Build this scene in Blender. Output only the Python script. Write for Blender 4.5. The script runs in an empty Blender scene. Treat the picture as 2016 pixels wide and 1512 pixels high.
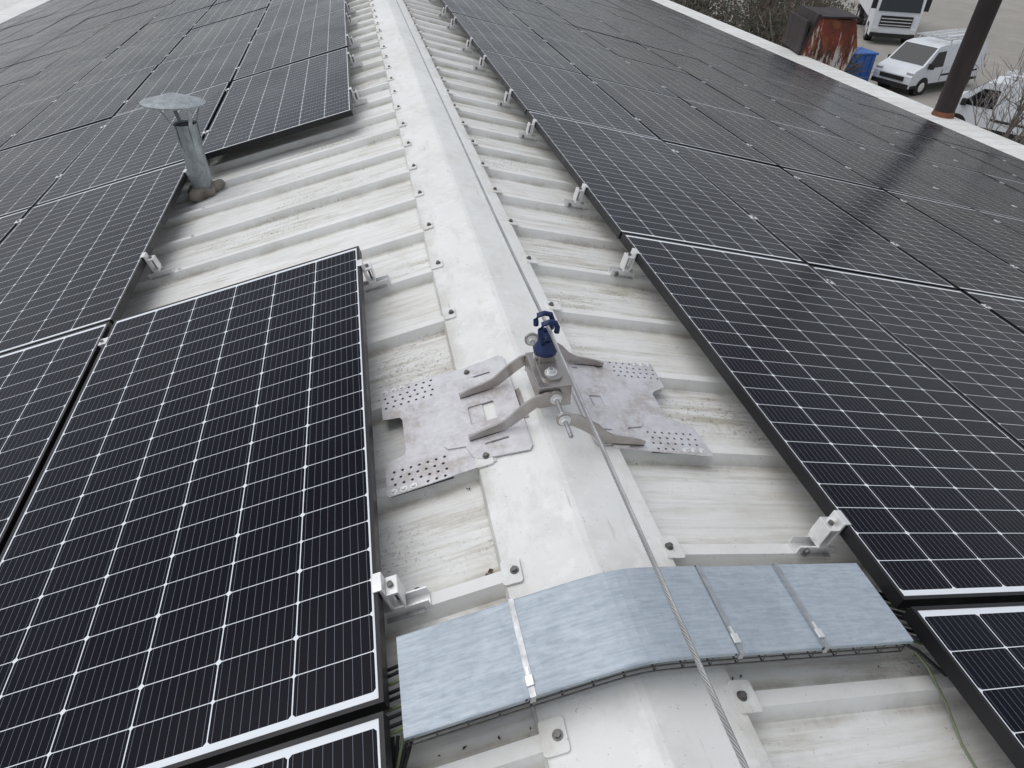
import bpy, bmesh, math, random
from mathutils import Matrix, Vector
random.seed(7)
A=0.24051; T=math.tan(A); SA=math.sin(A); CA=math.cos(A)
SC=bpy.context.scene
COL=SC.collection
RP=0.3715; R0=0.50          # rib pitch, first rib
RY0,RY1=-1.4,36.5

# ------------------------------------------------------------------ materials
def nt(name):
    m=bpy.data.materials.new(name); m.use_nodes=True
    n=m.node_tree; n.nodes.clear()
    o=n.nodes.new('ShaderNodeOutputMaterial'); b=n.nodes.new('ShaderNodeBsdfPrincipled')
    n.links.new(b.outputs[0],o.inputs[0])
    return m,n,b
def N(n,t,**k):
    x=n.nodes.new(t)
    for a,v in k.items(): setattr(x,a,v)
    return x
def put(n,sock,v):
    if isinstance(v,bpy.types.NodeSocket): n.links.new(v,sock)
    elif isinstance(v,(tuple,list)) and len(v)==3 and sock.type=='RGBA': sock.default_value=(*v,1)
    else: sock.default_value=v
def M(n,op,a,b=None,c=None,clamp=False):
    x=N(n,'ShaderNodeMath',operation=op,use_clamp=clamp)
    put(n,x.inputs[0],a)
    if b is not None: put(n,x.inputs[1],b)
    if c is not None: put(n,x.inputs[2],c)
    return x.outputs[0]
def MIX(n,f,a,b,bt='MIX'):
    x=N(n,'ShaderNodeMix',data_type='RGBA',blend_type=bt)
    put(n,x.inputs[0],f);put(n,x.inputs[6],a);put(n,x.inputs[7],b)
    return x.outputs[2]
def NOISE(n,co,scale,detail=4,rough=.55,stretch=None):
    if stretch:
        mp=N(n,'ShaderNodeMapping'); n.links.new(co,mp.inputs[0]); mp.inputs[3].default_value=stretch; co=mp.outputs[0]
    x=N(n,'ShaderNodeTexNoise'); n.links.new(co,x.inputs['Vector'])
    x.inputs['Scale'].default_value=scale;x.inputs['Detail'].default_value=detail;x.inputs['Roughness'].default_value=rough
    return x.outputs[0]
def RAMP(n,v,lo,hi,a=0.,b=1.):
    x=N(n,'ShaderNodeMapRange'); put(n,x.inputs[0],v)
    for i,q in enumerate((lo,hi,a,b)): x.inputs[i+1].default_value=q
    return x.outputs[0]
def BUMP(n,b,h,s=.3,d=.01):
    x=N(n,'ShaderNodeBump'); x.inputs['Strength'].default_value=s;x.inputs['Distance'].default_value=d
    n.links.new(h,x.inputs['Height']); n.links.new(x.outputs[0],b.inputs['Normal'])
def OC(n): return N(n,'ShaderNodeTexCoord').outputs['Object']
def simple(name,c,rough=.5,metal=0.,var=.25,scale=12.,c2=None,stretch=None,bump=.0,lo=.35,hi=.7):
    m,n,b=nt(name); co=OC(n)
    f=RAMP(n,NOISE(n,co,scale,4,.6,stretch),lo,hi)
    c2=c2 or tuple(x*(1-var) for x in c)
    put(n,b.inputs['Base Color'],MIX(n,f,c,c2))
    b.inputs['Metallic'].default_value=metal
    put(n,b.inputs['Roughness'],RAMP(n,f,0,1,max(rough-.06,.02),min(rough+.08,1)))
    if bump: BUMP(n,b,NOISE(n,co,scale*3,3),bump,.005)
    return m

def roof_mat(name,cap=False):
    m,n,b=nt(name); co=OC(n)
    sp=N(n,'ShaderNodeSeparateXYZ'); n.links.new(co,sp.inputs[0])
    big=NOISE(n,co,1.1,3,.6)
    med=NOISE(n,co,7,5,.65)
    spk=NOISE(n,co,80,3,.8)
    col=MIX(n,RAMP(n,big,.35,.65),(.84,.84,.815),(.75,.75,.72))
    col=MIX(n,RAMP(n,med,.49,.72,0,.5),col,(.63,.615,.565))
    if not cap:
        hgt=M(n,'ADD',sp.outputs[2],M(n,'MULTIPLY',M(n,'ABSOLUTE',sp.outputs[0]),T))
        pan=RAMP(n,hgt,-.012,-.036)
        strk=NOISE(n,co,4.5,7,.76,(.55,7.,1.))
        strk2=NOISE(n,co,1.7,4,.65,(.9,2.2,1.))
        s=M(n,'MULTIPLY',RAMP(n,strk,.49,.64),RAMP(n,strk2,.42,.60))
        col=MIX(n,M(n,'MULTIPLY',pan,M(n,'MULTIPLY',s,.80)),col,(.33,.28,.21))
        fl=RAMP(n,strk,.42,.62,.0,.45)
        col=MIX(n,M(n,'MULTIPLY',pan,fl),col,(.60,.575,.50))
        col=MIX(n,M(n,'MULTIPLY',M(n,'SUBTRACT',1.,pan),RAMP(n,strk2,.5,.65,0,.3)),col,(.58,.565,.51))
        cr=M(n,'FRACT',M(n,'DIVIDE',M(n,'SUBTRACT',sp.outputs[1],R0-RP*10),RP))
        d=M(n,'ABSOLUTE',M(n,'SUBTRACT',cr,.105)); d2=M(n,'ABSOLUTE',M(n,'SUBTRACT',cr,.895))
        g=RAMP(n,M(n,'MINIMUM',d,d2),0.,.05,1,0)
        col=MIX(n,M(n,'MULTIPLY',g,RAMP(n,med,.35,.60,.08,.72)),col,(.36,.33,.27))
        lich=M(n,'MULTIPLY',RAMP(n,spk,.55,.63),RAMP(n,strk2,.52,.64))
        col=MIX(n,M(n,'MULTIPLY',M(n,'MULTIPLY',lich,pan),.7),col,(.19,.17,.13))
    else:
        sc=NOISE(n,co,4,6,.78,(2.6,.9,1.))
        col=MIX(n,RAMP(n,sc,.52,.64,0,.42),col,(.60,.585,.54))
        sm=NOISE(n,co,16,5,.7); col=MIX(n,RAMP(n,sm,.55,.63,0,.55),col,(.88,.88,.865))
        scr=NOISE(n,co,40,3,.6,(1.,.12,1.)); col=MIX(n,RAMP(n,scr,.67,.73,0,.5),col,(.45,.43,.39))
        eg=RAMP(n,M(n,'ABSOLUTE',M(n,'SUBTRACT',sp.outputs[0],.005)),.15,.20,0,1)
        col=MIX(n,M(n,'MULTIPLY',eg,RAMP(n,med,.40,.6,.05,.45)),col,(.48,.45,.39))
    col=MIX(n,RAMP(n,spk,.65,.73,0,.65),col,(.26,.23,.18))
    put(n,b.inputs['Base Color'],col)
    put(n,b.inputs['Roughness'],RAMP(n,med,.3,.7,.42,.7))
    BUMP(n,b,NOISE(n,co,22,3,.8),.18,.0035)
    return m

PW,PL=1.04,1.90
def panel_mat():
    m,n,b=nt('solar_glass'); co=OC(n)
    sp=N(n,'ShaderNodeSeparateXYZ'); n.links.new(co,sp.inputs[0])
    mx,my=.0130,.024
    px=(PW-2*mx)/6; py=(PL-2*my)/22
    gx=M(n,'DIVIDE',M(n,'SUBTRACT',sp.outputs[0],mx),px)
    gy=M(n,'DIVIDE',M(n,'SUBTRACT',sp.outputs[1],my),py)
    def dist(g,p):
        f=M(n,'FRACT',g); return M(n,'MULTIPLY',M(n,'MINIMUM',f,M(n,'SUBTRACT',1.,f)),p)
    dx=dist(gx,px); dy=dist(gy,py); dy2=dist(M(n,'DIVIDE',gy,2.),2*py)
    lx=M(n,'LESS_THAN',dx,.0013); ly=M(n,'LESS_THAN',dy,.00095)
    dm=M(n,'LESS_THAN',M(n,'ADD',dx,dy2),.0080); dm2=M(n,'LESS_THAN',M(n,'ADD',dx,dy),.0060)
    line=M(n,'MAXIMUM',M(n,'MAXIMUM',lx,ly),M(n,'MAXIMUM',dm,dm2))
    inx=M(n,'MULTIPLY',M(n,'GREATER_THAN',gx,0.),M(n,'LESS_THAN',gx,6.))
    iny=M(n,'MULTIPLY',M(n,'GREATER_THAN',gy,0.),M(n,'LESS_THAN',gy,22.))
    outm=M(n,'SUBTRACT',1.,M(n,'MULTIPLY',inx,iny))
    line=M(n,'MAXIMUM',line,outm)
    bb=M(n,'MULTIPLY',M(n,'ABSOLUTE',M(n,'SUBTRACT',M(n,'FRACT',M(n,'MULTIPLY',gx,9.)),.5)),px/9)
    bus=M(n,'LESS_THAN',bb,.00042)
    oi=N(n,'ShaderNodeObjectInfo')
    cc=MIX(n,oi.outputs['Random'],(.0020,.0026,.0085),(.0036,.0033,.0075))
    cc=MIX(n,M(n,'MULTIPLY',bus,.6),cc,(.30,.33,.39))
    cc=MIX(n,line,cc,(.80,.83,.86))
    geo=N(n,'ShaderNodeNewGeometry')
    dust=NOISE(n,geo.outputs['Position'],1.3,3,.7)
    cc=MIX(n,RAMP(n,dust,.45,.75,.0,.010),cc,(.42,.41,.42))
    put(n,b.inputs['Base Color'],cc)
    b.inputs['Roughness'].default_value=.6
    b.inputs['Specular IOR Level'].default_value=.0
    b.inputs['Coat Weight'].default_value=1.
    b.inputs['Coat IOR'].default_value=1.18
    put(n,b.inputs['Coat Roughness'],RAMP(n,dust,.3,.7,.19,.30))
    return m

MAT={}
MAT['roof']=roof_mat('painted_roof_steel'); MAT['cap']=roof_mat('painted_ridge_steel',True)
MAT['glass']=panel_mat()
MAT['frame']=simple('black_anodised',(.010,.010,.012),.42,.2)
MAT['back']=simple('backsheet',(.5,.5,.5),.6)
MAT['alu']=simple('aluminium',(.86,.86,.85),.36,.45,.2,20)
MAT['zinc']=simple('zinc_plate',(.50,.50,.50),.42,.7,.4,30)
MAT['steel']=simple('stainless',(.50,.47,.445),.30,.8,.0,9,(.36,.33,.31),bump=.05)
MAT['dark']=simple('dark_rubber_and_hole_shade',(.02,.02,.02),.7)
MAT['bolt']=simple('bolt_grey',(.20,.19,.18),.45,.5,.4,60)
MAT['band']=simple('strap_steel',(.55,.56,.57),.35,.7,.3,40)
MAT['blue']=simple('blue_plastic',(.006,.022,.095),.42)
MAT['rust']=simple('rust',(.26,.10,.045),.85,0,.4,5,(.09,.04,.025),bump=.3)
MAT['pole']=simple('rusty_brown_steel',(.045,.030,.028),.65,.2,.4,3,(.024,.018,.019),(1,1,.3),bump=.1)
MAT['white']=simple('white_vehicle_paint',(.74,.77,.80),.3,0,.12,2)
MAT['tyre']=simple('tyre',(.02,.02,.02),.85)
MAT['vglass']=simple('vehicle_glass',(.015,.02,.025),.12)
MAT['wire_y']=simple('green_yellow_cable',(.22,.27,.15),.5)
MAT['wire_g']=simple('steel_wire',(.46,.46,.46),.4,.7)
MAT['bluebox']=simple('blue_box_paint',(.02,.12,.42),.5)
MAT['wall']=simple('wall_cladding',(.42,.42,.40),.7,0,.2,1.5)
MAT['label']=simple('label_white',(.8,.8,.8),.5,0,.02)
MAT['wood']=simple('weathered_wood',(.22,.17,.11),.85,0,.4,4,None,(1,1,.2))
MAT['bark']=simple('pale_bark',(.34,.30,.27),.85,0,.4,8)
MAT['twig']=simple('brown_twigs',(.16,.125,.095),.9,0,.4,8)
MAT['debris']=simple('dead_leaf',(.10,.075,.05),.9,0,.4,50)

def stainless_plate():
    m,n,b=nt('dull_stainless_plate'); co=OC(n)
    a=NOISE(n,co,9,5,.7); c=NOISE(n,co,45,4,.7)
    col=MIX(n,RAMP(n,a,.40,.58),(.66,.65,.665),(.54,.52,.525))
    col=MIX(n,RAMP(n,a,.54,.60,0,.55),col,(.45,.405,.37))
    col=MIX(n,RAMP(n,c,.5,.66,0,.5),col,(.76,.755,.77))
    put(n,b.inputs['Base Color'],col); b.inputs['Metallic'].default_value=.25
    put(n,b.inputs['Roughness'],RAMP(n,a,.3,.7,.42,.62)); BUMP(n,b,c,.08,.002)
    return m
MAT['plate']=stainless_plate()
def galv(name,c1,c2,st,metal=.35,sc=22):
    m,n,b=nt(name); co=OC(n)
    a=NOISE(n,co,sc,6,.75,st); v=N(n,'ShaderNodeTexVoronoi'); v.inputs['Scale'].default_value=70; n.links.new(co,v.inputs['Vector'])
    s=N(n,'ShaderNodeSeparateXYZ'); n.links.new(v.outputs['Color'],s.inputs[0])
    col=MIX(n,RAMP(n,a,.40,.60),c1,c2)
    col=MIX(n,M(n,'MULTIPLY',s.outputs[0],.25),col,tuple(min(1,x*1.3) for x in c1))
    col=MIX(n,RAMP(n,NOISE(n,co,5,4,.7),.5,.7,0,.35),col,tuple(x*.75 for x in c2))
    put(n,b.inputs['Base Color'],col); b.inputs['Metallic'].default_value=metal
    put(n,b.inputs['Roughness'],RAMP(n,a,.3,.7,.42,.6)); BUMP(n,b,a,.10,.002)
    return m
MAT['tray']=galv('galvanised_lid',(.45,.505,.55),(.34,.395,.445),(1.0,9.,1.),.25,16)
MAT['galv']=galv('galvanised_pipe',(.40,.43,.44),(.24,.27,.28),(1.,1.,.6),.4)
def rust_streak():
    m,n,b=nt('rusty_flaking_paint'); co=OC(n)
    a=NOISE(n,co,3.4,6,.75,(2.0,2.0,.40)); c=NOISE(n,co,1.6,5,.65)
    col=MIX(n,RAMP(n,c,.38,.60),(.22,.045,.025),(.085,.032,.022))
    col=MIX(n,RAMP(n,NOISE(n,co,6,4),.5,.65,0,.6),col,(.34,.13,.05))
    sp=N(n,'ShaderNodeSeparateXYZ'); n.links.new(co,sp.inputs[0])
    low=RAMP(n,sp.outputs[2],.4,1.8,.22,-.06)
    col=MIX(n,RAMP(n,M(n,'ADD',a,low),.55,.60),col,(.62,.58,.54))
    put(n,b.inputs['Base Color'],col); b.inputs['Roughness'].default_value=.8; BUMP(n,b,a,.3,.02)
    return m
MAT['ruststreak']=rust_streak()
def ground_mat():
    m,n,b=nt('gravel_yard'); co=OC(n)
    a=NOISE(n,co,.12,5,.65); c=NOISE(n,co,3,5,.8); d=NOISE(n,co,.35,4,.6,(1,.3,1))
    col=MIX(n,RAMP(n,a,.35,.65),(.38,.35,.31),(.30,.28,.25))
    col=MIX(n,RAMP(n,c,.4,.7,0,.55),col,(.23,.22,.20))
    col=MIX(n,RAMP(n,d,.5,.65,0,.5),col,(.42,.39,.35))
    put(n,b.inputs['Base Color'],col); b.inputs['Roughness'].default_value=.95
    return m
MAT['ground']=ground_mat()
def leaf_mat():
    m,n,b=nt('shrub_leaves'); co=OC(n)
    col=MIX(n,RAMP(n,NOISE(n,co,.9,4,.7),.35,.65),(.018,.030,.014),(.048,.050,.028))
    col=MIX(n,RAMP(n,NOISE(n,co,7,2),.50,.68,0,.7),col,(.09,.072,.052))
    put(n,b.inputs['Base Color'],col); b.inputs['Roughness'].default_value=.8
    return m
MAT['leaf']=leaf_mat()

# ------------------------------------------------------------------ mesh builder
class MB:
    def __init__(s): s.v=[];s.f=[];s.m=[];s.mats=[];s.smooth=[]
    def mi(s,k):
        if k not in s.mats: s.mats.append(k)
        return s.mats.index(k)
    def add(s,vs,fs,mat,X=None,sm=False):
        o=len(s.v)
        for p in vs:
            p=Vector(p)
            s.v.append(X@p if X is not None else p)
        i=s.mi(mat)
        for f in fs: s.f.append([o+k for k in f]); s.m.append(i); s.smooth.append(sm)
    def box(s,x0,x1,y0,y1,z0,z1,mat,X=None,bev=0.):
        if bev<=0:
            vs=[(x,y,z) for z in (z0,z1) for y in (y0,y1) for x in (x0,x1)]
            fs=[(0,2,3,1),(4,5,7,6),(0,1,5,4),(2,6,7,3),(0,4,6,2),(1,3,7,5)]
            s.add(vs,fs,mat,X);return
        bm=bmesh.new(); bmesh.ops.create_cube(bm,size=1)
        for v in bm.verts: v.co=Vector(((x0+x1)/2+v.co.x*(x1-x0),(y0+y1)/2+v.co.y*(y1-y0),(z0+z1)/2+v.co.z*(z1-z0)))
        bmesh.ops.bevel(bm,geom=bm.edges[:],offset=bev,segments=2,affect='EDGES',profile=.5)
        s.addbm(bm,mat,X)
    def addbm(s,bm,mat,X=None,sm=False):
        bm.verts.ensure_lookup_table(); bm.verts.index_update()
        s.add([v.co.copy() for v in bm.verts],[[v.index for v in f.verts] for f in bm.faces],mat,X,sm); bm.free()
    def cyl(s,p0,p1,r0,r1,n,mat,X=None,cap=True,sm=True):
        p0=Vector(p0);p1=Vector(p1);d=(p1-p0).normalized()
        a=d.orthogonal().normalized();b=d.cross(a)
        vs=[];
        for p,r in((p0,r0),(p1,r1)):
            for i in range(n):
                t=2*math.pi*i/n; vs.append(p+a*r*math.cos(t)+b*r*math.sin(t))
        fs=[(i,(i+1)%n,n+(i+1)%n,n+i) for i in range(n)]
        s.add(vs,fs,mat,X,sm)
        if cap: s.add(vs,[list(range(n))[::-1],list(range(n,2*n))],mat,X,False)
    def sweep(s,pts,r,n,mat,X=None,sm=True,rr=None):
        P=[Vector(p) for p in pts]; vs=[]
        for k,p in enumerate(P):
            d=((P[min(k+1,len(P)-1)]-P[max(k-1,0)])).normalized()
            ref=Vector((0,0,1)) if abs(d.z)<.9 else Vector((1,0,0))
            a=d.cross(ref).normalized();b=d.cross(a)
            q=rr[k] if rr else r
            for i in range(n):
                t=2*math.pi*i/n; vs.append(p+a*q*math.cos(t)+b*q*math.sin(t))
        fs=[(k*n+i,k*n+(i+1)%n,(k+1)*n+(i+1)%n,(k+1)*n+i) for k in range(len(P)-1) for i in range(n)]
        fs+=[list(range(n)),list(range((len(P)-1)*n,len(P)*n))]
        s.add(vs,fs,mat,X,sm)
    def prism(s,poly,h0,h1,mat,X=None,axis='z'):
        n=len(poly)
        def p(a,b,h):
            return (a,b,h) if axis=='z' else ((a,h,b) if axis=='y' else (h,a,b))
        vs=[p(a,b,h0) for a,b in poly]+[p(a,b,h1) for a,b in poly]
        fs=[list(range(n))[::-1],list(range(n,2*n))]+[(i,(i+1)%n,n+(i+1)%n,n+i) for i in range(n)]
        s.add(vs,fs,mat,X)
    def mesh(s,name):
        me=bpy.data.meshes.new(name); me.from_pydata([tuple(v) for v in s.v],[],s.f)
        for k in s.mats: me.materials.append(MAT[k])
        me.polygons.foreach_set('material_index',s.m); me.polygons.foreach_set('use_smooth',s.smooth)
        bm=bmesh.new(); bm.from_mesh(me); bmesh.ops.recalc_face_normals(bm,faces=bm.faces[:]); bm.to_mesh(me); bm.free()
        return me
    def obj(s,name,parent=None,X=None):
        o=bpy.data.objects.new(name,s.mesh(name)); COL.objects.link(o)
        if parent: o.parent=parent
        if X is not None: o.matrix_world=X
        return o
def empty(name,loc=(0,0,0)):
    e=bpy.data.objects.new(name,None); e.empty_display_size=.1; COL.objects.link(e); return e
def arc(cx,cy,r,a0,a1,n): return [(cx+r*math.cos(math.radians(a0+(a1-a0)*i/n)),cy+r*math.sin(math.radians(a0+(a1-a0)*i/n))) for i in range(n+1)]
def rrect(x0,x1,y0,y1,r,n=4):
    return arc(x1-r,y0+r,r,-90,0,n)+arc(x1-r,y1-r,r,0,90,n)+arc(x0+r,y1-r,r,90,180,n)+arc(x0+r,y0+r,r,180,270,n)
def plate2d(name,outer,holes,th,mat,X,parent):
    cu=bpy.data.curves.new(name,'CURVE'); cu.dimensions='2D'; cu.fill_mode='BOTH'; cu.extrude=th/2
    for poly in [outer]+holes:
        sp=cu.splines.new('POLY'); sp.points.add(len(poly)-1)
        for i,(a,b) in enumerate(poly): sp.points[i].co=(a,b,0,1)
        sp.use_cyclic_u=True
    tmp=bpy.data.objects.new('tmp',cu); COL.objects.link(tmp)
    dg=bpy.context.evaluated_depsgraph_get()
    me=bpy.data.meshes.new_from_object(tmp.evaluated_get(dg)); bpy.data.objects.remove(tmp)
    me.materials.clear(); me.materials.append(MAT[mat])
    o=bpy.data.objects.new(name,me); COL.objects.link(o); o.parent=parent; o.matrix_world=X
    return o
def slopeM(s,d,y,n):   # frame on slope; local x points world +x side, z = slope normal
    ex=Vector((CA,0,-s*SA)); ey=Vector((0,1,0)); ez=Vector((s*SA,0,CA))
    o=Vector((s*d*CA,y,-d*SA))+Vector((0,0,1))*n
    return Matrix(((ex.x,ey.x,ez.x,o.x),(ex.y,ey.y,ez.y,o.y),(ex.z,ey.z,ez.z,o.z),(0,0,0,1)))

# ------------------------------------------------------------------ roof / building
bld=empty('warehouse_building')
EAVE=11.0
ribs=[R0+RP*k for k in range(-5,200) if RY0+.1<R0+RP*k<RY1-.1]
H=.040
prof=[]
for r in ribs:
    prof+=[(r-.032,-H),(r-.016,-.002),(r+.016,-.002),(r+.032,-H)]
    for q in (.105,.19,.275): prof+=[(r+q-.010,-H),(r+q-.004,-H+.003),(r+q+.004,-H+.003),(r+q+.010,-H)]
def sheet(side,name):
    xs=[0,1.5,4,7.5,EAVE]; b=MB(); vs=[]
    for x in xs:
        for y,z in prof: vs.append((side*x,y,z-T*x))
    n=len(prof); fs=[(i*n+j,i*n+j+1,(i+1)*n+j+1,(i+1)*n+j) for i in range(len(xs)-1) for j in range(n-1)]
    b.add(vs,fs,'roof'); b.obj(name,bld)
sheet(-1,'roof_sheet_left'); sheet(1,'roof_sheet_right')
# ridge cap
cx0,cx1=-.195,.205
xs=[-.195,-.17,-.12,-.07,-.03,-.012,-.004,.012,.020,.04,.09,.14,.18,.205]
ys=[]; y=RY0
while y<RY1: ys.append(y); y+=.05 if y<7 else .3
b=MB(); vs=[];n=len(xs)
def capz(x,y):
    seg=((y+10)%2.9)/2.9
    dent=.0008*math.sin(y*7+x*9)+.0006*math.sin(y*19-x*25)*(1-min(1,abs(x)/.2))
    return -T*max(abs(x-.004),.007)+.0075+.0025-.0022*seg+dent
for y in ys:
    for i,x in enumerate(xs): vs.append((x,y,capz(x,y)))
fs=[(k*n+i,k*n+i+1,(k+1)*n+i+1,(k+1)*n+i) for k in range(len(ys)-1) for i in range(n-1)]
b.add(vs,fs,'cap',None,True)
for x in(cx0,cx1):   # down-turned lips
    sg=1 if x>0 else -1; vs=[]
    for y in ys: vs+= [(x,y,capz(x,y)),(x+sg*.0015,y,-T*abs(x)-.034)]
    b.add(vs,[(2*k,2*k+1,2*k+3,2*k+2) for k in range(len(ys)-1)],'cap')
co_=b.obj('ridge_cap',bld); co_.data.set_sharp_from_angle(angle=math.radians(6))
b=MB()
for r in ribs:
    for s,bx in((-1,.168),(1,.208)):
        jx=random.uniform(-.003,.003); jy=random.uniform(-.006,.006)
        X=slopeM(s,bx/CA+jx,r+jy,.0135)
        w=.024+random.uniform(-.003,.002); l=.032+random.uniform(-.003,.002)
        rot=Matrix.Rotation(random.uniform(-.06,.06),4,'Z')
        off=-.008 if s<0 else .008
        b.prism([(p[0]+off,p[1]) for p in rrect(-w,w,-l,l,.007)],-.004,.0015,'cap',X@rot)
        b.cyl((0,0,.0015),(0,0,.0035),.011,.0105,14,'bolt',X)
        b.cyl((0,0,.0035),(0,0,.011),.0075,.0070,6,'bolt',X,sm=False)
b.obj('ridge_bolts_and_tabs',bld)
b=MB()
for r in ribs:
    for s in(-1,1):
        for d in (1.62,3.4,6.,8.5,10.4):
            if s==-1 and 2.5<r<4.4 and d<2: d=1.50-.09
            X=slopeM(s,d,r,0); b.cyl((0,0,-.002),(0,0,.002),.010,.010,10,'alu',X); b.cyl((0,0,.002),(0,0,.008),.006,.006,6,'alu',X,sm=False)
b.obj('roof_screws',bld)
for s,nm in((1,'gutter_right'),(-1,'gutter_left')):
    b=MB(); x0=EAVE-.72
    pl=[(x0,-T*x0+.008),(x0,-T*x0+.05),(EAVE-.35,-T*EAVE+.20),(EAVE+.25,-T*EAVE+.16),(EAVE+.25,-T*EAVE-.3),(EAVE-.1,-T*EAVE-.3)]
    b.prism([(s*p[0],p[1]) for p in pl],RY0,RY1,'roof',axis='y'); b.obj(nm,bld)
b=MB(); b.box(-EAVE-.1,EAVE+.1,RY0-.0+.2,RY1-.2,-6.5,-T*EAVE-.15,'wall')
b.prism([(-EAVE,-T*EAVE-.15),(EAVE,-T*EAVE-.15),(0,-.2)],RY0+.2,RY1-.2,'wall',axis='y'); b.obj('walls',bld)

# ------------------------------------------------------------------ solar panels
b=MB(); TH=.035; fw=.0095
for bx in((0,fw,0,PL),(PW-fw,PW,0,PL),(fw,PW-fw,0,fw),(fw,PW-fw,PL-fw,PL)):
    b.box(*bx,-TH,0,'frame')
b.add([(fw,fw,-.0015),(PW-fw,fw,-.0015),(PW-fw,PL-fw,-.0015),(fw,PL-fw,-.0015)],[(0,1,2,3)],'glass')
b.add([(fw,fw,-.008),(PW-fw,fw,-.008),(PW-fw,PL-fw,-.008),(fw,PL-fw,-.008)],[(3,2,1,0)],'back')
pmesh=b.mesh('solar_panel')
C0=.1196; LP=1.9205; PP=1.06
dL,dR,yL,yR=.49232,.70189,.60935,.63345
def addpanel(s,col,row):
    d=(dL if s<0 else dR)+PP*col; y=(yL if s<0 else yR)+LP*row
    dd=d+PW if s<0 else d
    X=slopeM(s,dd,y,C0)
    o=bpy.data.objects.new('solar_panel',pmesh); COL.objects.link(o)
    tilt=Matrix.Rotation(random.uniform(-.003,.003),4,'X')@Matrix.Rotation(random.uniform(-.003,.003),4,'Y')
    o.matrix_world=X@tilt
def nearest_rib(y): return min(ribs,key=lambda r:abs(r-y))
def clampmesh():
    b=MB()
    b.box(-.085,.03,-.019,-.015,0,.026,'alu'); b.box(-.085,.03,.015,.019,0,.026,'alu'); b.box(-.085,.03,-.015,.015,0,.004,'alu')
    b.box(-.07,.02,-.030,-.019,0,.003,'zinc'); b.box(-.07,.02,.019,.030,0,.003,'zinc')
    b.box(-.034,-.003,-.024,.024,.026,.040,'alu',None,.002)
    b.box(-.010,-.002,-.024,.024,.040,.118,'alu',None,.0015)
    b.box(-.038,-.032,-.024,.024,.040,.090,'alu',None,.0015)
    b.box(-.038,-.010,-.024,.024,.088,.096,'alu',None,.0015)
    b.box(-.010,.012,-.024,.024,.1165,.1215,'alu',None,.0015)
    b.cyl((-.022,0,.096),(-.022,0,.104),.0075,.0075,6,'bolt',sm=False); b.cyl((-.021,0,.04),(-.021,0,.09),.004,.004,8,'bolt')
    b.cyl((-.060,-.019,.014),(-.060,-.027,.014),.008,.008,6,'bolt',sm=False)
    return b.mesh('panel_clamp')
cmesh=clampmesh()
def midmesh():
    b=MB(); b.box(-.022,.022,-.022,.022,.1165,.1205,'alu',None,.0012); b.box(-.008,.008,-.022,.022,.0,.1165,'alu')
    b.cyl((0,0,.1205),(0,0,.126),.007,.007,6,'bolt',sm=False); b.box(-.06,.06,-.019,.019,0,.024,'alu'); return b.mesh('panel_mid_clamp')
mmesh=midmesh()
def inst(me,name,X):
    o=bpy.data.objects.new(name,me); COL.objects.link(o); o.matrix_world=X; return o
NC=9; NR=18
for row in range(-1,NR):
    for col in range(NC):
        if not(col==0 and row==1): addpanel(-1,col,row)
        addpanel(1,col,row)
F=Matrix.Rotation(math.pi,4,'Z'); SH=.0285/CA
for row in range(-1,NR):
    for s in(-1,1):
        y0=(yL if s<0 else yR)+LP*row
        cy=(y0+.27,y0+1.72) if row==0 else (y0+.5,y0+1.60)
        for yy in cy:
            r=nearest_rib(yy)
            if abs(r-yy)>.3: continue
            base=0
            if s<0 and row==1: base=1
            d=(dL if s<0 else dR)+PP*base-SH
            inst(cmesh,'panel_clamp',slopeM(s,d,r,0) if s>0 else slopeM(s,d,r,0)@F)
            if row<7:
                for c in range(base+1,NC if row<4 else 5):
                    inst(mmesh,'panel_mid_clamp',slopeM(s,(dL if s<0 else dR)+PP*c-.01-SH,r,0))
b=MB(); X=slopeM(-1,dL+PW,yL-LP,C0)
b.box(.915,1.0,PL-.026,PL-.011,-.0012,-.0006,'label',X)
x=.918
while x<.965:
    w=random.choice((.0008,.0012,.002)); b.box(x,x+w,PL-.024,PL-.013,-.0005,-.0001,'dark',X); x+=w+random.choice((.001,.0016))
x=.970
while x<.998:
    b.box(x,x+.0018,PL-.024,PL-.015,-.0005,-.0001,'dark',X); x+=.0032
b.obj('barcode_label')

# ------------------------------------------------------------------ cable tray over ridge
tray=empty('cable_tray')
ty0,ty1=.540,.742
def tz(x): return .105-T*math.sqrt((x-.01)**2+.0022)
b=MB(); xs=[-.447+i*(1.08/72) for i in range(73)]
def strip(xs,z_of,y0,y1,mat,lip=.010,bb=None):
    sec=[(y0,-lip),(y0,0),(y0+.003,.0012),(y1-.003,.0012),(y1,0),(y1,-lip)]
    vs=[(x,yy,z_of(x)+zz) for x in xs for yy,zz in sec]; n=len(sec)
    bb.add(vs,[(k*n+i,k*n+i+1,(k+1)*n+i+1,(k+1)*n+i) for k in range(len(xs)-1) for i in range(n-1)],mat)
segs=[(-.447,-.218,0.),(-.222,.196,.0025),(.192,.40,.0),(.396,.633,.0025)]
for a,c,l in segs:
    m=max(2,int((c-a)/.02)); strip([a+(c-a)*i/m for i in range(m+1)],lambda x:tz(x)+l,ty0,ty1,'tray',bb=b)
b.obj('tray_lid',tray)
b=MB()
for y in (ty0+.008,ty1-.008):
    for zz in(-.018,-.036,-.054):
        b.sweep([(x,y,tz(x)+zz) for x in xs],.0018,5,'bolt')
for i in range(0,73,4):
    x=xs[i]; z=tz(x); b.sweep([(x,ty0+.008,z-.012),(x,ty0+.008,z-.054),(x,ty1-.008,z-.054),(x,ty1-.008,z-.012)],.0018,5,'bolt')
b.obj('wire_basket',tray)
b=MB()
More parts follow.
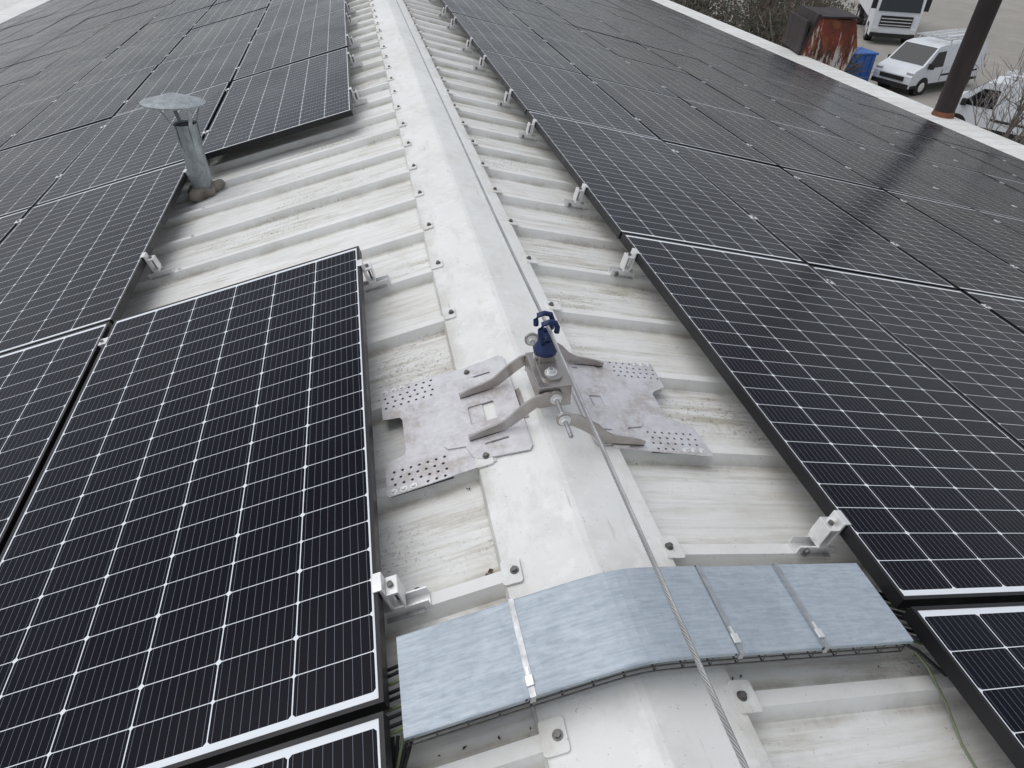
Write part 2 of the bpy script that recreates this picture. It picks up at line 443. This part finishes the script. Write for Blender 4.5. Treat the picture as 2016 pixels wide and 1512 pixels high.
for k in range(9):
    yy=ty0+.035+k*.016; dz=random.uniform(0,.012)
    b.sweep([(-.75+random.uniform(0,.1),yy+random.uniform(-.06,.02),-.16),(-.56,yy,-.10)]+[(x,yy,tz(x)-.046+dz) for x in xs[::4]]+[(.78,yy-.03,-.15)],.0042,6,'dark' if k%3 else 'wire_y')
for k in range(5):
    yy=.50-k*.02
    b.sweep([(-.47+.01*k,ty0+.03,-.06),(-.475-.006*k,yy,-.11),(-.49+.01*k,yy-.10,-.14),(-.60,yy-.16,-.16)],.0038,6,'wire_y' if k==2 else 'dark')
b.obj('tray_cables',tray)
b=MB()
for x in(-.208,.205,.405):
    w=.0055
    zw=lambda q:tz(q)+.0050
    vs=[(x-w,ty0-.002,zw(x-w)-.022),(x+w,ty0-.002,zw(x+w)-.022),(x-w,ty0-.002,zw(x-w)),(x+w,ty0-.002,zw(x+w)),(x-w,ty1+.002,zw(x-w)),(x+w,ty1+.002,zw(x+w)),(x-w,ty1+.002,zw(x-w)-.022),(x+w,ty1+.002,zw(x+w)-.022)]
    b.add(vs,[(0,1,3,2),(2,3,5,4),(4,5,7,6)],'band')
    Xr=Matrix.Translation((x,ty0+.028,zw(x)))@Matrix.Rotation(A*(1 if x>0 else -1),4,'Y')
    b.box(-.0075,.0075,-.010,.010,.0,.004,'alu',Xr,.0012); b.box(-.0025,.0025,.010,.026,.0005,.003,'alu',Xr)
b.obj('steel_straps',tray)
b=MB(); b.sweep([(.60,.60,-.06),(.66,.57,-.10),(.70,.52,-.145),(.715,.46,-.185),(.70,.38,-.205),(.69,.30,-.205),(.68,.2,-.205)],.0026,6,'wire_y')
b.sweep([(.60,.57,-.05),(.68,.555,-.085),(.75,.53,-.13),(.85,.50,-.18)],.0050,6,'dark')
b.sweep([(.60,.56,-.055),(.67,.54,-.10),(.73,.50,-.15),(.85,.46,-.19)],.0042,6,'dark')
b.obj('loose_cable')

# ------------------------------------------------------------------ anchor bracket
anc=empty('roof_anchor_bracket')
def circ(x,y,r,n=10): return [(x+r*math.cos(2*math.pi*i/n),y+r*math.sin(2*math.pi*i/n)) for i in range(n)]
for s,nm in((-1,'left'),(1,'right')):
    X=slopeM(s,0,0,.0)
    dof=0 if s<0 else .045
    def L(d,y): return ((d+dof)*s,y)
    o=[(.15,1.215),(.455,1.205),(.462,1.215),(.458,1.335),(.400,1.345),(.395,1.36),(.395,1.495),(.402,1.51),(.455,1.52),(.458,1.655),(.450,1.663),(.15,1.65)]
    if s>0: o=[(.15,1.215),(.465,1.195),(.472,1.205),(.462,1.33),(.395,1.36),(.385,1.37),(.385,1.48),(.395,1.495),(.448,1.525),(.452,1.64),(.444,1.648),(.15,1.65)]
    holes=[]; riv=[]
    for yc in(1.255,1.605):
        for i in range(3): riv.append((.438-.028*i, yc+ (-.037 if yc<1.4 else .040)))
        for i in range(7):
            for j in range(4):
                yy=yc+(j-1.5)*.0235; dd=.288+i*.0245+(.0 if j%2 else .007)
                if dd<.452 and all(abs(dd-a)>.017 or abs(yy-c)>.0165 for a,c in riv): holes.append([L(a,c) for a,c in circ(dd,yy,.0045)])
    plate2d('outer_plate_'+nm,[L(*p) for p in o],holes,.003,'plate',slopeM(s,0,0,.0105),anc)
    sl=rrect(.115,.195,1.375,1.455,.006) if s<0 else rrect(.145,.185,1.395,1.445,.003)
    q=[(.055,1.215),(.19,1.235),(.21,1.25),(.225,1.30),(.275,1.31),(.285,1.325),(.285,1.54),(.275,1.555),(.235,1.56),(.22,1.60),(.20,1.64),(.06,1.655),(.045,1.64),(.045,1.23)]
    if s>0: q=[(p[0]+.05 if p[0]<.1 else p[0],p[1]) for p in q]
    hs=[[L(*p) for p in sl]]
    for yy in(1.285,1.585): hs.append([L(*p) for p in rrect(.10+(.03 if s>0 else 0),.17,yy-.004,yy+.004,.0035)])
    plate2d('inner_plate_'+nm,[L(*p) for p in q],hs,.004,'plate',slopeM(s,0,0,.0150),anc)
    b=MB()
    for yc in(1.255,1.605):
        a=sorted((L(.272,0)[0],L(.450,0)[0])); b.box(a[0],a[1],yc-.044,yc+.044,.001,.0075,'dark',X)  # added dark backing so the holes read as shaded
    for d,y in riv:
        p=L(d,y); b.cyl((p[0],p[1],.0115),(p[0],p[1],.0135),.0105,.0105,16,'alu',X); b.cyl((p[0],p[1],.0135),(p[0],p[1],.0185),.0062,.005,10,'alu',X)
    if s>0:
        a=sorted((L(.140,0)[0],L(.190,0)[0])); b.box(a[0],a[1],1.390,1.450,.003,.0095,'dark',X)  # dark block stands in for shade inside the square slot
    ya=(1.315,1.505) if s<0 else (1.225,1.605)
    RX,RZ=.038,.088
    for yy in ya:
        def zr(x): return -T*abs(x)+.018
        kx=(-.205,-.17,-.13,-.095,-.07,-.045,-.015,.015,.038) if s<0 else (.285,.25,.215,.18,.155,.13,.10,.07,.038)
        kz=[zr(kx[0])+.008,zr(kx[1])+.012,zr(kx[2])+.015,zr(kx[3])+.022,zr(kx[4])+.038,.062,.084,.091,.088]
        if s>0: kz=[zr(kx[0])+.007,zr(kx[1])+.011,zr(kx[2])+.013,zr(kx[3])+.016,zr(kx[4])+.026,.034,.058,.080,.088]
        hw=(.007,.012,.014,.016,.017,.018,.018,.019,.019)
        up=[];dn=[]
        for i in range(9):
            i0=max(i-1,0);i1=min(i+1,8); d=Vector((kx[i1]-kx[i0],kz[i1]-kz[i0])).normalized(); nn=Vector((-d.y,d.x))*(1 if s<0 else -1)
            up.append((kx[i]+nn.x*hw[i],kz[i]+nn.y*hw[i])); dn.append((kx[i]-nn.x*hw[i],kz[i]-nn.y*hw[i]))
        for i in range(8):
            b.prism([up[i],up[i+1],dn[i+1],dn[i]],yy-.0035,yy+.0035,'steel',axis='y')
        b.cyl((RX,yy-.0036,RZ),(RX,yy+.0036,RZ),.0225,.0225,20,'steel')
        fx=sorted((kx[0],kx[0]+(.10 if s<0 else -.10)))
        b.box(fx[0],fx[1],yy-.0035,yy+.022,.0,.003,'steel',Matrix(((1,0,0,0),(0,1,0,0),(-s*T,0,1,.018),(0,0,0,1))))
        for dy in(-.012,.012):
            b.cyl((RX,yy+dy-.005,RZ),(RX,yy+dy+.005,RZ),.0115,.0115,6,'alu',sm=False)
        b.cyl((RX,yy-.0065,RZ),(RX,yy-.0045,RZ),.017,.017,16,'alu'); b.cyl((RX,yy+.0045,RZ),(RX,yy+.0065,RZ),.017,.017,16,'alu')
    b.obj('arms_'+nm,anc)
b=MB()
b.sweep([(.038,1.155+i*.004,.088) for i in range(116)],.006,8,'zinc',rr=[.0066 if i%2 else .0055 for i in range(116)])
b.obj('threaded_rod',anc)
b=MB()
X0,X1,Y0_,Y1_=-.008,.086,1.324,1.494
b.box(X0,X1,Y0_,Y1_,.116,.121,'steel',None,.0015)
b.box(X0,X1,Y0_,Y0_+.005,.048,.1165,'steel',None,.001); b.box(X0,X1,Y1_-.005,Y1_,.056,.1165,'steel',None,.001)
b.box(X0,X0+.004,Y0_+.005,Y1_-.005,.066,.116,'steel')
b.prism([(p[0],p[1]) for p in rrect(.010,.068,1.346,1.480,.022,6)],.121,.128,'steel')
b.cyl((.039,1.378,.128),(.039,1.378,.131),.018,.018,20,'alu'); b.cyl((.039,1.378,.131),(.039,1.378,.141),.011,.011,6,'alu',sm=False)
b.cyl((.039,1.378,.141),(.039,1.378,.146),.006,.005,10,'zinc')
b.box(.016,.062,1.425,1.478,.128,.150,'steel',None,.002)
b.cyl((.062,1.45,.14),(.074,1.45,.14),.009,.009,6,'alu',sm=False)
b.cyl((.006,1.45,.14),(.016,1.45,.14),.009,.009,6,'alu',sm=False)
b.box(-.075,-.02,1.345,1.475,.020,.024,'steel',Matrix.Rotation(-.62,4,'Y'))
b.obj('centre_saddle',anc)
b=MB()
BX,BY=.040,1.452
b.cyl((BX,BY,.150),(BX,BY,.162),.034,.036,24,'blue'); b.cyl((BX,BY,.162),(BX,BY,.192),.035,.020,24,'blue',cap=True)
b.cyl((BX,BY,.192),(BX,BY,.205),.015,.015,20,'blue')
for yy,fl in((BY-.020,1),(BY+.026,-1)):
    P=[(BX-.012*fl,yy,.190),(BX-.022*fl,yy,.210),(BX-.023*fl,yy,.238),(BX-.017*fl,yy,.256),(BX+.002*fl,yy,.262),(BX+.019*fl,yy,.257),(BX+.025*fl,yy,.242),(BX+.024*fl,yy,.225)]
    b.sweep(P,.0078,10,'blue')
    b.sweep([(BX-.018*fl,yy,.203),(BX,yy,.206),(BX+.014*fl,yy,.206)],.0075,10,'blue')
b.obj('cable_guide',anc)

def cable(path,name):
    b=MB()
    L=[Vector(p) for p in path]; pts=[]
    for a,c in zip(L[:-1],L[1:]):
        m=max(1,int((c-a).length/.0045)) if a.y<2.2 else max(1,int((c-a).length/.3)); pts+=[a.lerp(c,i/m) for i in range(m)]
    pts.append(L[-1])
    near=[p for p in pts if p.y<2.25]; far=[p for p in pts if p.y>=2.2]
    for s in range(6):
        P=[]
        for p in near:
            ph=2*math.pi*(p.y/.062)+s*math.pi/3
            P.append((p.x+.0035*math.cos(ph),p.y,p.z+.0035*math.sin(ph)))
        b.sweep(P,.0018,5,'wire_g')
    b.sweep(near,.0026,6,'dark')
    b.sweep(far,.0046,6,'wire_g')
    b.obj(name)
cable([(.052,-.6,.20),(.050,.3,.208),(.048,.7,.216),(.046,1.1,.224),(.044,1.44,.232),(.046,1.8,.215),(.05,2.3,.195),(.06,3.2,.165),(.065,5.,.13),(.06,8,.12),(.05,12,.2)],'steel_safety_cable')

b=MB(); rs=random.Random(11)
for i in range(60):
    s=rs.choice((-1,1)); k=rs.randint(0,10); y=R0+RP*k+rs.choice((.045,.05,.31,.32))+rs.uniform(-.01,.015); d=rs.uniform(.21,.47 if s<0 else .68)
    if s<0 and k in(6,7,8,9): d=rs.uniform(.21,1.4)
    w=rs.uniform(.0015,.004); X=slopeM(s,d,y,-H+.0052)@Matrix.Rotation(rs.uniform(0,6),4,'Z')@Matrix.Rotation(rs.uniform(-.5,.5),4,'X')
    b.add([(-w*1.6,0,0),(0,w*.7,.002),(w*1.6,0,.0),(0,-w*.7,.001)],[(0,1,2,3)],'debris',X)
for (d,y) in((.235,.905),(.225,.915)):
    X=slopeM(-1,d,y,-H+.006); b.add([(-.008,0,0),(0,.006,.006),(.009,.002,.003),(.002,-.007,.001)],[(0,1,2,3)],'debris',X)
b.obj('leaf_debris')

# ------------------------------------------------------------------ vent pipe
vent=empty('vent_pipe')
VX,VY=-1.42,4.17; VZ=-T*1.42-.01
b=MB(); n=28
b.cyl((VX,VY,VZ-.05),(VX,VY,VZ+.40),.061,.061,n,'galv',cap=False)
b.cyl((VX,VY,VZ+.225),(VX,VY,VZ+.232),.0635,.0635,n,'galv',cap=True)
b.cyl((VX,VY,VZ+.392),(VX,VY,VZ+.402),.0635,.0635,n,'galv',cap=False)
b.cyl((VX,VY,VZ+.39),(VX,VY,VZ+.391),.059,.059,n,'dark')  # dark disc stands in for the shade inside the pipe mouth
b.box(VX+.0-.004,VX+.004,VY-.0645,VY-.060,VZ,VZ+.40,'galv')
b.obj('pipe',vent)
b=MB()
cz=VZ+.520
m=40; CXv=VX-.03
Xc=Matrix.Translation((CXv,VY,cz))@Matrix.Rotation(.06,4,'Y')@Matrix.Rotation(-.05,4,'X')
ring=[(.172*math.cos(2*math.pi*i/m),.172*math.sin(2*math.pi*i/m),0) for i in range(m)]
b.add(ring+[(0,0,.052)],[(i,(i+1)%m,m) for i in range(m)],'galv',Xc,True)
b.add([(p[0]*.985,p[1]*.985,-.004) for p in ring]+[(0,0,.045)],[(i,(i+1)%m,m) for i in range(m)],'galv',Xc,True)
b.cyl((0,0,-.008),(0,0,0),.173,.173,m,'galv',Xc,cap=False)
b.obj('conical_cap',vent)
b=MB()
for k in range(4):
    t=math.radians(35+90*k)
    X=Matrix.Translation((VX,VY,0))@Matrix.Rotation(t,4,'Z')
    P=[(.063,VZ+.28),(.067,VZ+.40),(.128,cz+.004)]
    for (a,za),(d,zb) in zip(P[:-1],P[1:]):
        b.add([(a,-.011,za),(a,.011,za),(d,.011,zb),(d,-.011,zb),(a+.003,-.011,za),(a+.003,.011,za),(d+.003,.011,zb),(d+.003,-.011,zb)],[(0,1,2,3),(4,5,6,7),(0,3,7,4),(1,2,6,5)],'galv',X)
b.obj('cap_struts',vent)
MAT['seal']=simple('old_sealant',(.28,.25,.21),.9,0,.4,14,(.14,.12,.10),bump=.5)
b=MB(); bm=bmesh.new(); bmesh.ops.create_icosphere(bm,subdivisions=4,radius=1)
for v in bm.verts:
    t=math.atan2(v.co.y,v.co.x); k=1+.18*math.sin(3*t+1)+.12*math.sin(5*t)+.07*math.sin(9*t+2)
    v.co=Vector((v.co.x*.108*k,v.co.y*.098*k,v.co.z*.045+.008*math.sin(v.co.x*9)))
b.addbm(bm,'seal',slopeM(-1,1.42/CA,VY,-.010),True); b.obj('flashing_sealant',vent)

# ------------------------------------------------------------------ right eave: steel flue, rusty duct
b=MB(); PX,PY=11.0,11.5
b.cyl((PX,PY,-3.1),(PX,PY,5.5),.185,.185,28,'pole'); b.cyl((PX,PY,-2.66),(PX,PY,-2.42),.24,.192,28,'rust'); b.cyl((PX,PY,-2.75),(PX,PY,-2.64),.34,.26,28,'rust')
b.obj('rusty_steel_flue')
duct=empty('rusty_extract_duct')
Dx=Matrix.Translation((12.0,17.5,-4.15))@Matrix.Rotation(math.radians(-14),4,'Z')@Matrix.Diagonal((.90,.95,1.28,1))
b=MB()
pl=[(-.70,0),(.60,0),(.62,.95),(.80,1.45),(.55,1.92),(-.55,1.95),(-.82,1.35),(-.72,.9)]
b.prism(pl,-.75,.75,'ruststreak',axis='y'); o=b.obj('hood',duct,Dx)
b=MB(); b.box(-.86,-.78,-.80,.80,.2,1.9,'pole',None,.01); b.box(-.76,.66,-.80,-.76,.88,.93,'rust'); b.box(-.76,.66,-.80,-.76,.0,.06,'rust'); b.box(-.6,.5,-.5,.5,-1.83,0,'pole')
b.prism([(-.9,1.3),(-.6,2.03),(-.5,2.03),(-.8,1.3)],-.82,.82,'pole',axis='y'); b.box(-.6,.6,-.8,.8,1.955,1.99,'pole')
b.obj('duct_frame',duct,Dx)

# ------------------------------------------------------------------ ground
b=MB(); G=-6.5
b.add([(-300,-300,G),(300,-300,G),(300,300,G),(-300,300,G)],[(0,1,2,3)],'ground'); b.obj('ground')

# ------------------------------------------------------------------ vehicles
def van(name,loc,yaw,rack):
    e=empty(name); X=Matrix.Translation(loc)@Matrix.Rotation(yaw,4,'Z')
    b=MB()
    top=[(0,.34),(0,.95),(.03,1.55),(.12,1.88),(.35,1.95),(3.2,1.97),(3.62,1.90),(4.38,1.22),(4.86,1.05),(5.02,.82),(5.05,.36)]
    def wid(z): return .95 if z<1.05 else .95-.13*((z-1.05)/.92)**1.5
    n=len(top); vs=[(x,-wid(z),z) for x,z in top]+[(x,wid(z),z) for x,z in top]
    fs=[(i,(i+1)%n,n+(i+1)%n,n+i) for i in range(n)]
    b.add(vs,fs,'white')
    for s in(0,1):
        o=s*n; b.add(vs,[[o+i for i in range(n)]],'white')
    b.obj('body',e,X)
    b=MB()
    for s in(-1,1):
        f=lambda z,k=.012:s*(wid(z)+k)
        b.add([(3.05,f(1.12),1.12),(4.15,f(1.12),1.12),(3.60,f(1.72),1.72),(3.05,f(1.74),1.74)],[(0,1,2,3)],'vglass')
        b.box(.1,4.95,min(f(.5),f(.5)-.02*s),max(f(.5),f(.5)-.02*s),.34,.46,'dark'); b.box(.3,3.0,min(f(.5),f(.5)-.02*s),max(f(.5),f(.5)-.02*s),.72,.80,'dark')
        b.box(3.95,4.12,min(f(1.2),f(1.2,.2)),max(f(1.2),f(1.2,.2)),1.10,1.32,'dark')
        for px in(1.7,2.98): b.box(px,px+.015,min(s*.955,s*.965),max(s*.955,s*.965),.5,1.0,'dark')
        b.box(4.80,4.98,min(s*.62,s*.955),max(s*.62,s*.955),.80,.98,'alu')
        b.box(-.01,.03,min(s*.80,s*.93),max(s*.80,s*.93),.95,1.4,'ruststreak')
    b.add([(3.66,-.78,1.88),(3.66,.78,1.88),(4.38,.84,1.245),(4.38,-.84,1.245)],[(0,1,2,3)],'vglass')
    b.box(5.02,5.08,-.6,.6,.62,.78,'dark'); b.box(4.9,5.10,-.93,.93,.34,.52,'dark')
    b.box(-.015,.0,-.75,-.05,1.15,1.65,'vglass');b.box(-.015,.0,.05,.75,1.15,1.65,'vglass')
    b.obj('windows_and_trim',e,X)
    b=MB()
    for x in(.95,4.10):
        for s in(-1,1):
            b.cyl((x,s*.75,.34),(x,s*.965,.34),.34,.34,26,'tyre'); b.cyl((x,s*.966,.34),(x,s*.975,.34),.20,.18,18,'alu'); b.cyl((x,s*.70,.34),(x,s*.958,.34),.42,.42,26,'dark')
    b.obj('wheels',e,X)
    if rack:
        b=MB()
        for x in(.4,1.2,2.0,2.8): b.box(x,x+.05,-.8,.8,2.10,2.14,'alu'); b.box(x,x+.04,-.80,-.76,1.95,2.14,'alu'); b.box(x,x+.04,.76,.80,1.95,2.14,'alu')
        for s in(-.8,.78): b.box(.2,3.1,s,s+.03,2.14,2.18,'alu')
        for s in(-.35,.05,.1,.5): b.box(.0,3.3,s,s+.04,2.19,2.26,'alu')
        for k in range(11): b.box(.1+k*.3,.13+k*.3,-.35,.09,2.2,2.23,'alu'); b.box(.2+k*.3,.23+k*.3,.1,.52,2.21,2.24,'alu')
        b.cyl((.2,.68,2.24),(3.0,.68,2.24),.06,.06,12,'white')
        b.obj('roof_rack',e,X)
van('white_van',(27.9,28.7,G),math.radians(180+16),True)
van('white_van',(24.6,18.6,G),math.radians(180-58),True)
def truck(name,loc,yaw):
    e=empty(name); X=Matrix.Translation(loc)@Matrix.Rotation(yaw,4,'Z'); b=MB()
    b.prism([(0,.55),(0,3.3),(.3,3.6),(1.6,3.55),(2.05,2.5),(2.2,1.7),(2.25,.45),(.1,.45)],-1.22,1.22,'white',axis='y')
    b.box(-7.2,-.2,-1.25,1.25,1.1,3.8,'white',None,.03); b.obj('cab_and_body',e,X)
    b=MB(); b.add([(2.09,-1.05,2.47),(2.09,1.05,2.47),(2.245,1.1,1.72),(2.245,-1.1,1.72)],[(0,1,2,3)],'vglass')
    b.box(2.2,2.27,-.85,.85,.95,1.5,'dark'); b.box(2.2,2.3,-1.2,1.2,.40,.62,'dark')
    for k in range(3): b.box(2.27,2.29,-.82,.82,1.02+k*.16,1.06+k*.16,'alu')
    for s in(-1,1):
        b.box(2.22,2.30,min(s*.9,s*1.18),max(s*.9,s*1.18),.66,.86,'alu'); b.box(.7,1.7,s*1.23-.01,s*1.23+.01,1.75,2.5,'vglass'); b.box(1.9,2.1,min(s*1.25,s*1.5),max(s*1.25,s*1.5),1.8,2.5,'dark')
    b.box(-7,1.2,-1.0,1.0,.6,1.1,'dark'); b.obj('windscreen_and_grille',e,X)
    b=MB()
    for x in(.9,-4.6,-5.9):
        for s in(-1,1): b.cyl((x,s*.85,.5),(x,s*1.23,.5),.5,.5,26,'tyre'); b.cyl((x,s*1.231,.5),(x,s*1.24,.5),.28,.25,16,'alu')
    b.obj('wheels',e,X)
truck('white_truck',(31.2,38.6,G),math.radians(240))
b=MB()
b.box(-.9,.9,-.6,.6,0.15,1.45,'bluebox',None,.04); b.box(-.95,.95,-.65,.65,1.45,1.53,'bluebox',None,.02)
for k in range(5): b.box(-.75+k*.36,-.68+k*.36,-.63,-.6,.2,1.4,'bluebox')
for x in(-.7,.7): b.cyl((x,-.5,.08),(x,.5,.08),.08,.08,12,'tyre')
b.obj('blue_waste_bin',None,Matrix.Translation((21.6,28.6,G)))
b=MB()
for k in range(22): b.box(-2.2+k*.2,-2.2+k*.2+.17,-.01,.01,0,1.9+random.uniform(-.05,.05),'wood')
for z in(.4,1.5): b.box(-2.3,2.3,.01,.05,z,z+.08,'wood')
for x in(-2.,0,2.): b.box(x,x+.1,.05,.15,-2.9,1.9,'wood')
b.obj('wooden_fence',None,Matrix.Translation((14.5,33.5,G+2.9)))

# ------------------------------------------------------------------ shrubs and bare trees
b=MB(); rs=random.Random(3)
for (cx,cy,cz,rx,ry,rz) in [(14.4,23.5,-4.4,1.7,2.0,1.6),(17.0,25.5,-4.6,1.8,2.0,1.9),(15.2,27.0,-4.3,2.1,2.4,1.9),(14.2,30.5,-4.3,1.7,2.2,1.6),(18.0,30.,-4.3,2.4,2.6,2.1),(16.5,35.,-4.2,2.6,2.6,2.2),(15.8,22.4,-5.0,1.4,1.6,1.5),(20.5,34.,-4.6,2.2,2.2,1.9),(22.0,32.5,-5.1,1.6,1.6,1.6),(24.5,36,-5.1,2.0,1.8,1.6),(14.4,19.5,-5.5,1.2,1.2,1.2)]:
    for i in range(2000):
        u=rs.gauss(0,1),rs.gauss(0,1),rs.gauss(0,1); l=math.sqrt(sum(q*q for q in u)); rr=rs.random()**.4*(1+.28*math.sin(u[0]*5/l+cx)*math.cos(u[1]*6/l))
        p=Vector((cx+u[0]/l*rr*rx,cy+u[1]/l*rr*ry,cz+u[2]/l*rr*rz))
        if p.z<G or u[2]/l<-.35: continue
        a=Vector((rs.uniform(-1,1),rs.uniform(-1,1),rs.uniform(-.6,.6))).normalized(); c=a.orthogonal().normalized(); w=rs.uniform(.05,.12)
        b.add([p-a*w,p+c*w*.5,p+a*w,p-c*w*.5],[(0,1,2,3)],'leaf')
    for i in range(70):
        t=rs.uniform(0,6.283); e=rs.uniform(.1,1.35); k=rs.uniform(1.0,1.22)
        q=Vector((cx+math.cos(t)*math.cos(e)*rx*k,cy+math.sin(t)*math.cos(e)*ry*k,cz+math.sin(e)*rz*k)); m0=Vector((cx,cy,cz)).lerp(q,.45)+Vector((rs.uniform(-.3,.3),rs.uniform(-.3,.3),rs.uniform(-.1,.3)))
        b.sweep([(cx,cy,max(G,cz-1.2)),m0,q],.02,4,'twig' if i%3 else 'bark',rr=[.035,.018,.006])
        for j in range(3):
            q2=q+Vector((rs.uniform(-.35,.35),rs.uniform(-.35,.35),rs.uniform(-.1,.4))); b.sweep([m0.lerp(q,rs.uniform(.3,.9)),q2],.01,3,'twig',rr=[.012,.005])
b.obj('shrubs')
def baretree(name,loc,seed,hh):
    rs=random.Random(seed); b=MB()
    def br(p,d,l,r,k):
        n=3; P=[p];q=p
        for i in range(n):
            d=(d+Vector((rs.uniform(-.22,.22),rs.uniform(-.22,.22),rs.uniform(-.05,.18)))).normalized(); q=q+d*l/n; P.append(q)
        b.sweep(P,r,3 if k>2 else (4 if k>1 else 7),'bark',rr=[max(r*(1-.5*i/n),.005) for i in range(n+1)])
        if k<5:
            for i in range(3 if k else 6):
                j=rs.randint(1,n); dd=(d+Vector((rs.uniform(-1,1),rs.uniform(-1,1),rs.uniform(-.2,.7)))*.75).normalized()
                br(P[j],dd,l*rs.uniform(.55,.8),r*.5,k+1)
    br(Vector(loc),Vector((0,0,1)),hh,.09,0); b.obj(name)
baretree('bare_tree',(14.6,12.9,G),5,2.6)
baretree('bare_tree',(15.8,14.0,G),9,2.3)
nb=empty('neighbouring_building'); b=MB(); b.box(-40,-13.5,24,60,G,-3.6,'wall'); b.obj('walls',nb)
b=MB(); b.prism([(-41,-3.6),(-27,-1.2),(-13,-3.6),(-13,-3.75),(-41,-3.75)],23.5,60.5,'roof',axis='y'); b.obj('roof',nb)

# ------------------------------------------------------------------ light, world, camera
w=bpy.data.worlds.new("World"); SC.world=w; w.use_nodes=True; n=w.node_tree; n.nodes.clear()
o=N(n,'ShaderNodeOutputWorld'); bg=N(n,'ShaderNodeBackground'); sk=N(n,'ShaderNodeTexSky'); sk.sky_type='NISHITA'; sk.sun_disc=False
el,az=math.radians(66),math.radians(-70)
sk.sun_elevation=el; sk.sun_rotation=az; sk.dust_density=1.6; sk.air_density=1.; sk.ozone_density=1.8
hs=N(n,'ShaderNodeHueSaturation'); hs.inputs['Saturation'].default_value=.30
n.links.new(sk.outputs[0],hs.inputs['Color']); n.links.new(hs.outputs[0],bg.inputs[0]); n.links.new(bg.outputs[0],o.inputs[0]); bg.inputs[1].default_value=.15
l=bpy.data.lights.new('sun','SUN'); l.energy=.95; l.angle=math.radians(60); l.color=(1,.985,.965)
lo=bpy.data.objects.new('sun',l); COL.objects.link(lo)
d=Vector((math.sin(az)*math.cos(el),math.cos(az)*math.cos(el),math.sin(el)))
lo.rotation_euler=d.to_track_quat('Z','Y').to_euler(); lo.location=(0,0,20)
cam=bpy.data.cameras.new('camera'); co=bpy.data.objects.new('camera',cam); COL.objects.link(co)
R=[[0.97843,-0.20578,0.01801],[-0.11459,-0.61325,-0.78153],[0.17187,0.76261,-0.6236]]
rx=Vector(R[0]).normalized(); fz=Vector(R[2]).normalized()
up=rx.cross(fz)
co.matrix_world=Matrix(((rx.x,up.x,-fz.x,-.38261),(rx.y,up.y,-fz.y,0),(rx.z,up.z,-fz.z,1.23042),(0,0,0,1)))
cam.sensor_width=36; cam.lens=22.707; cam.clip_end=1500; cam.clip_start=.02
SC.camera=co
SC.view_settings.view_transform='Standard'; SC.view_settings.look='None'; SC.view_settings.exposure=0
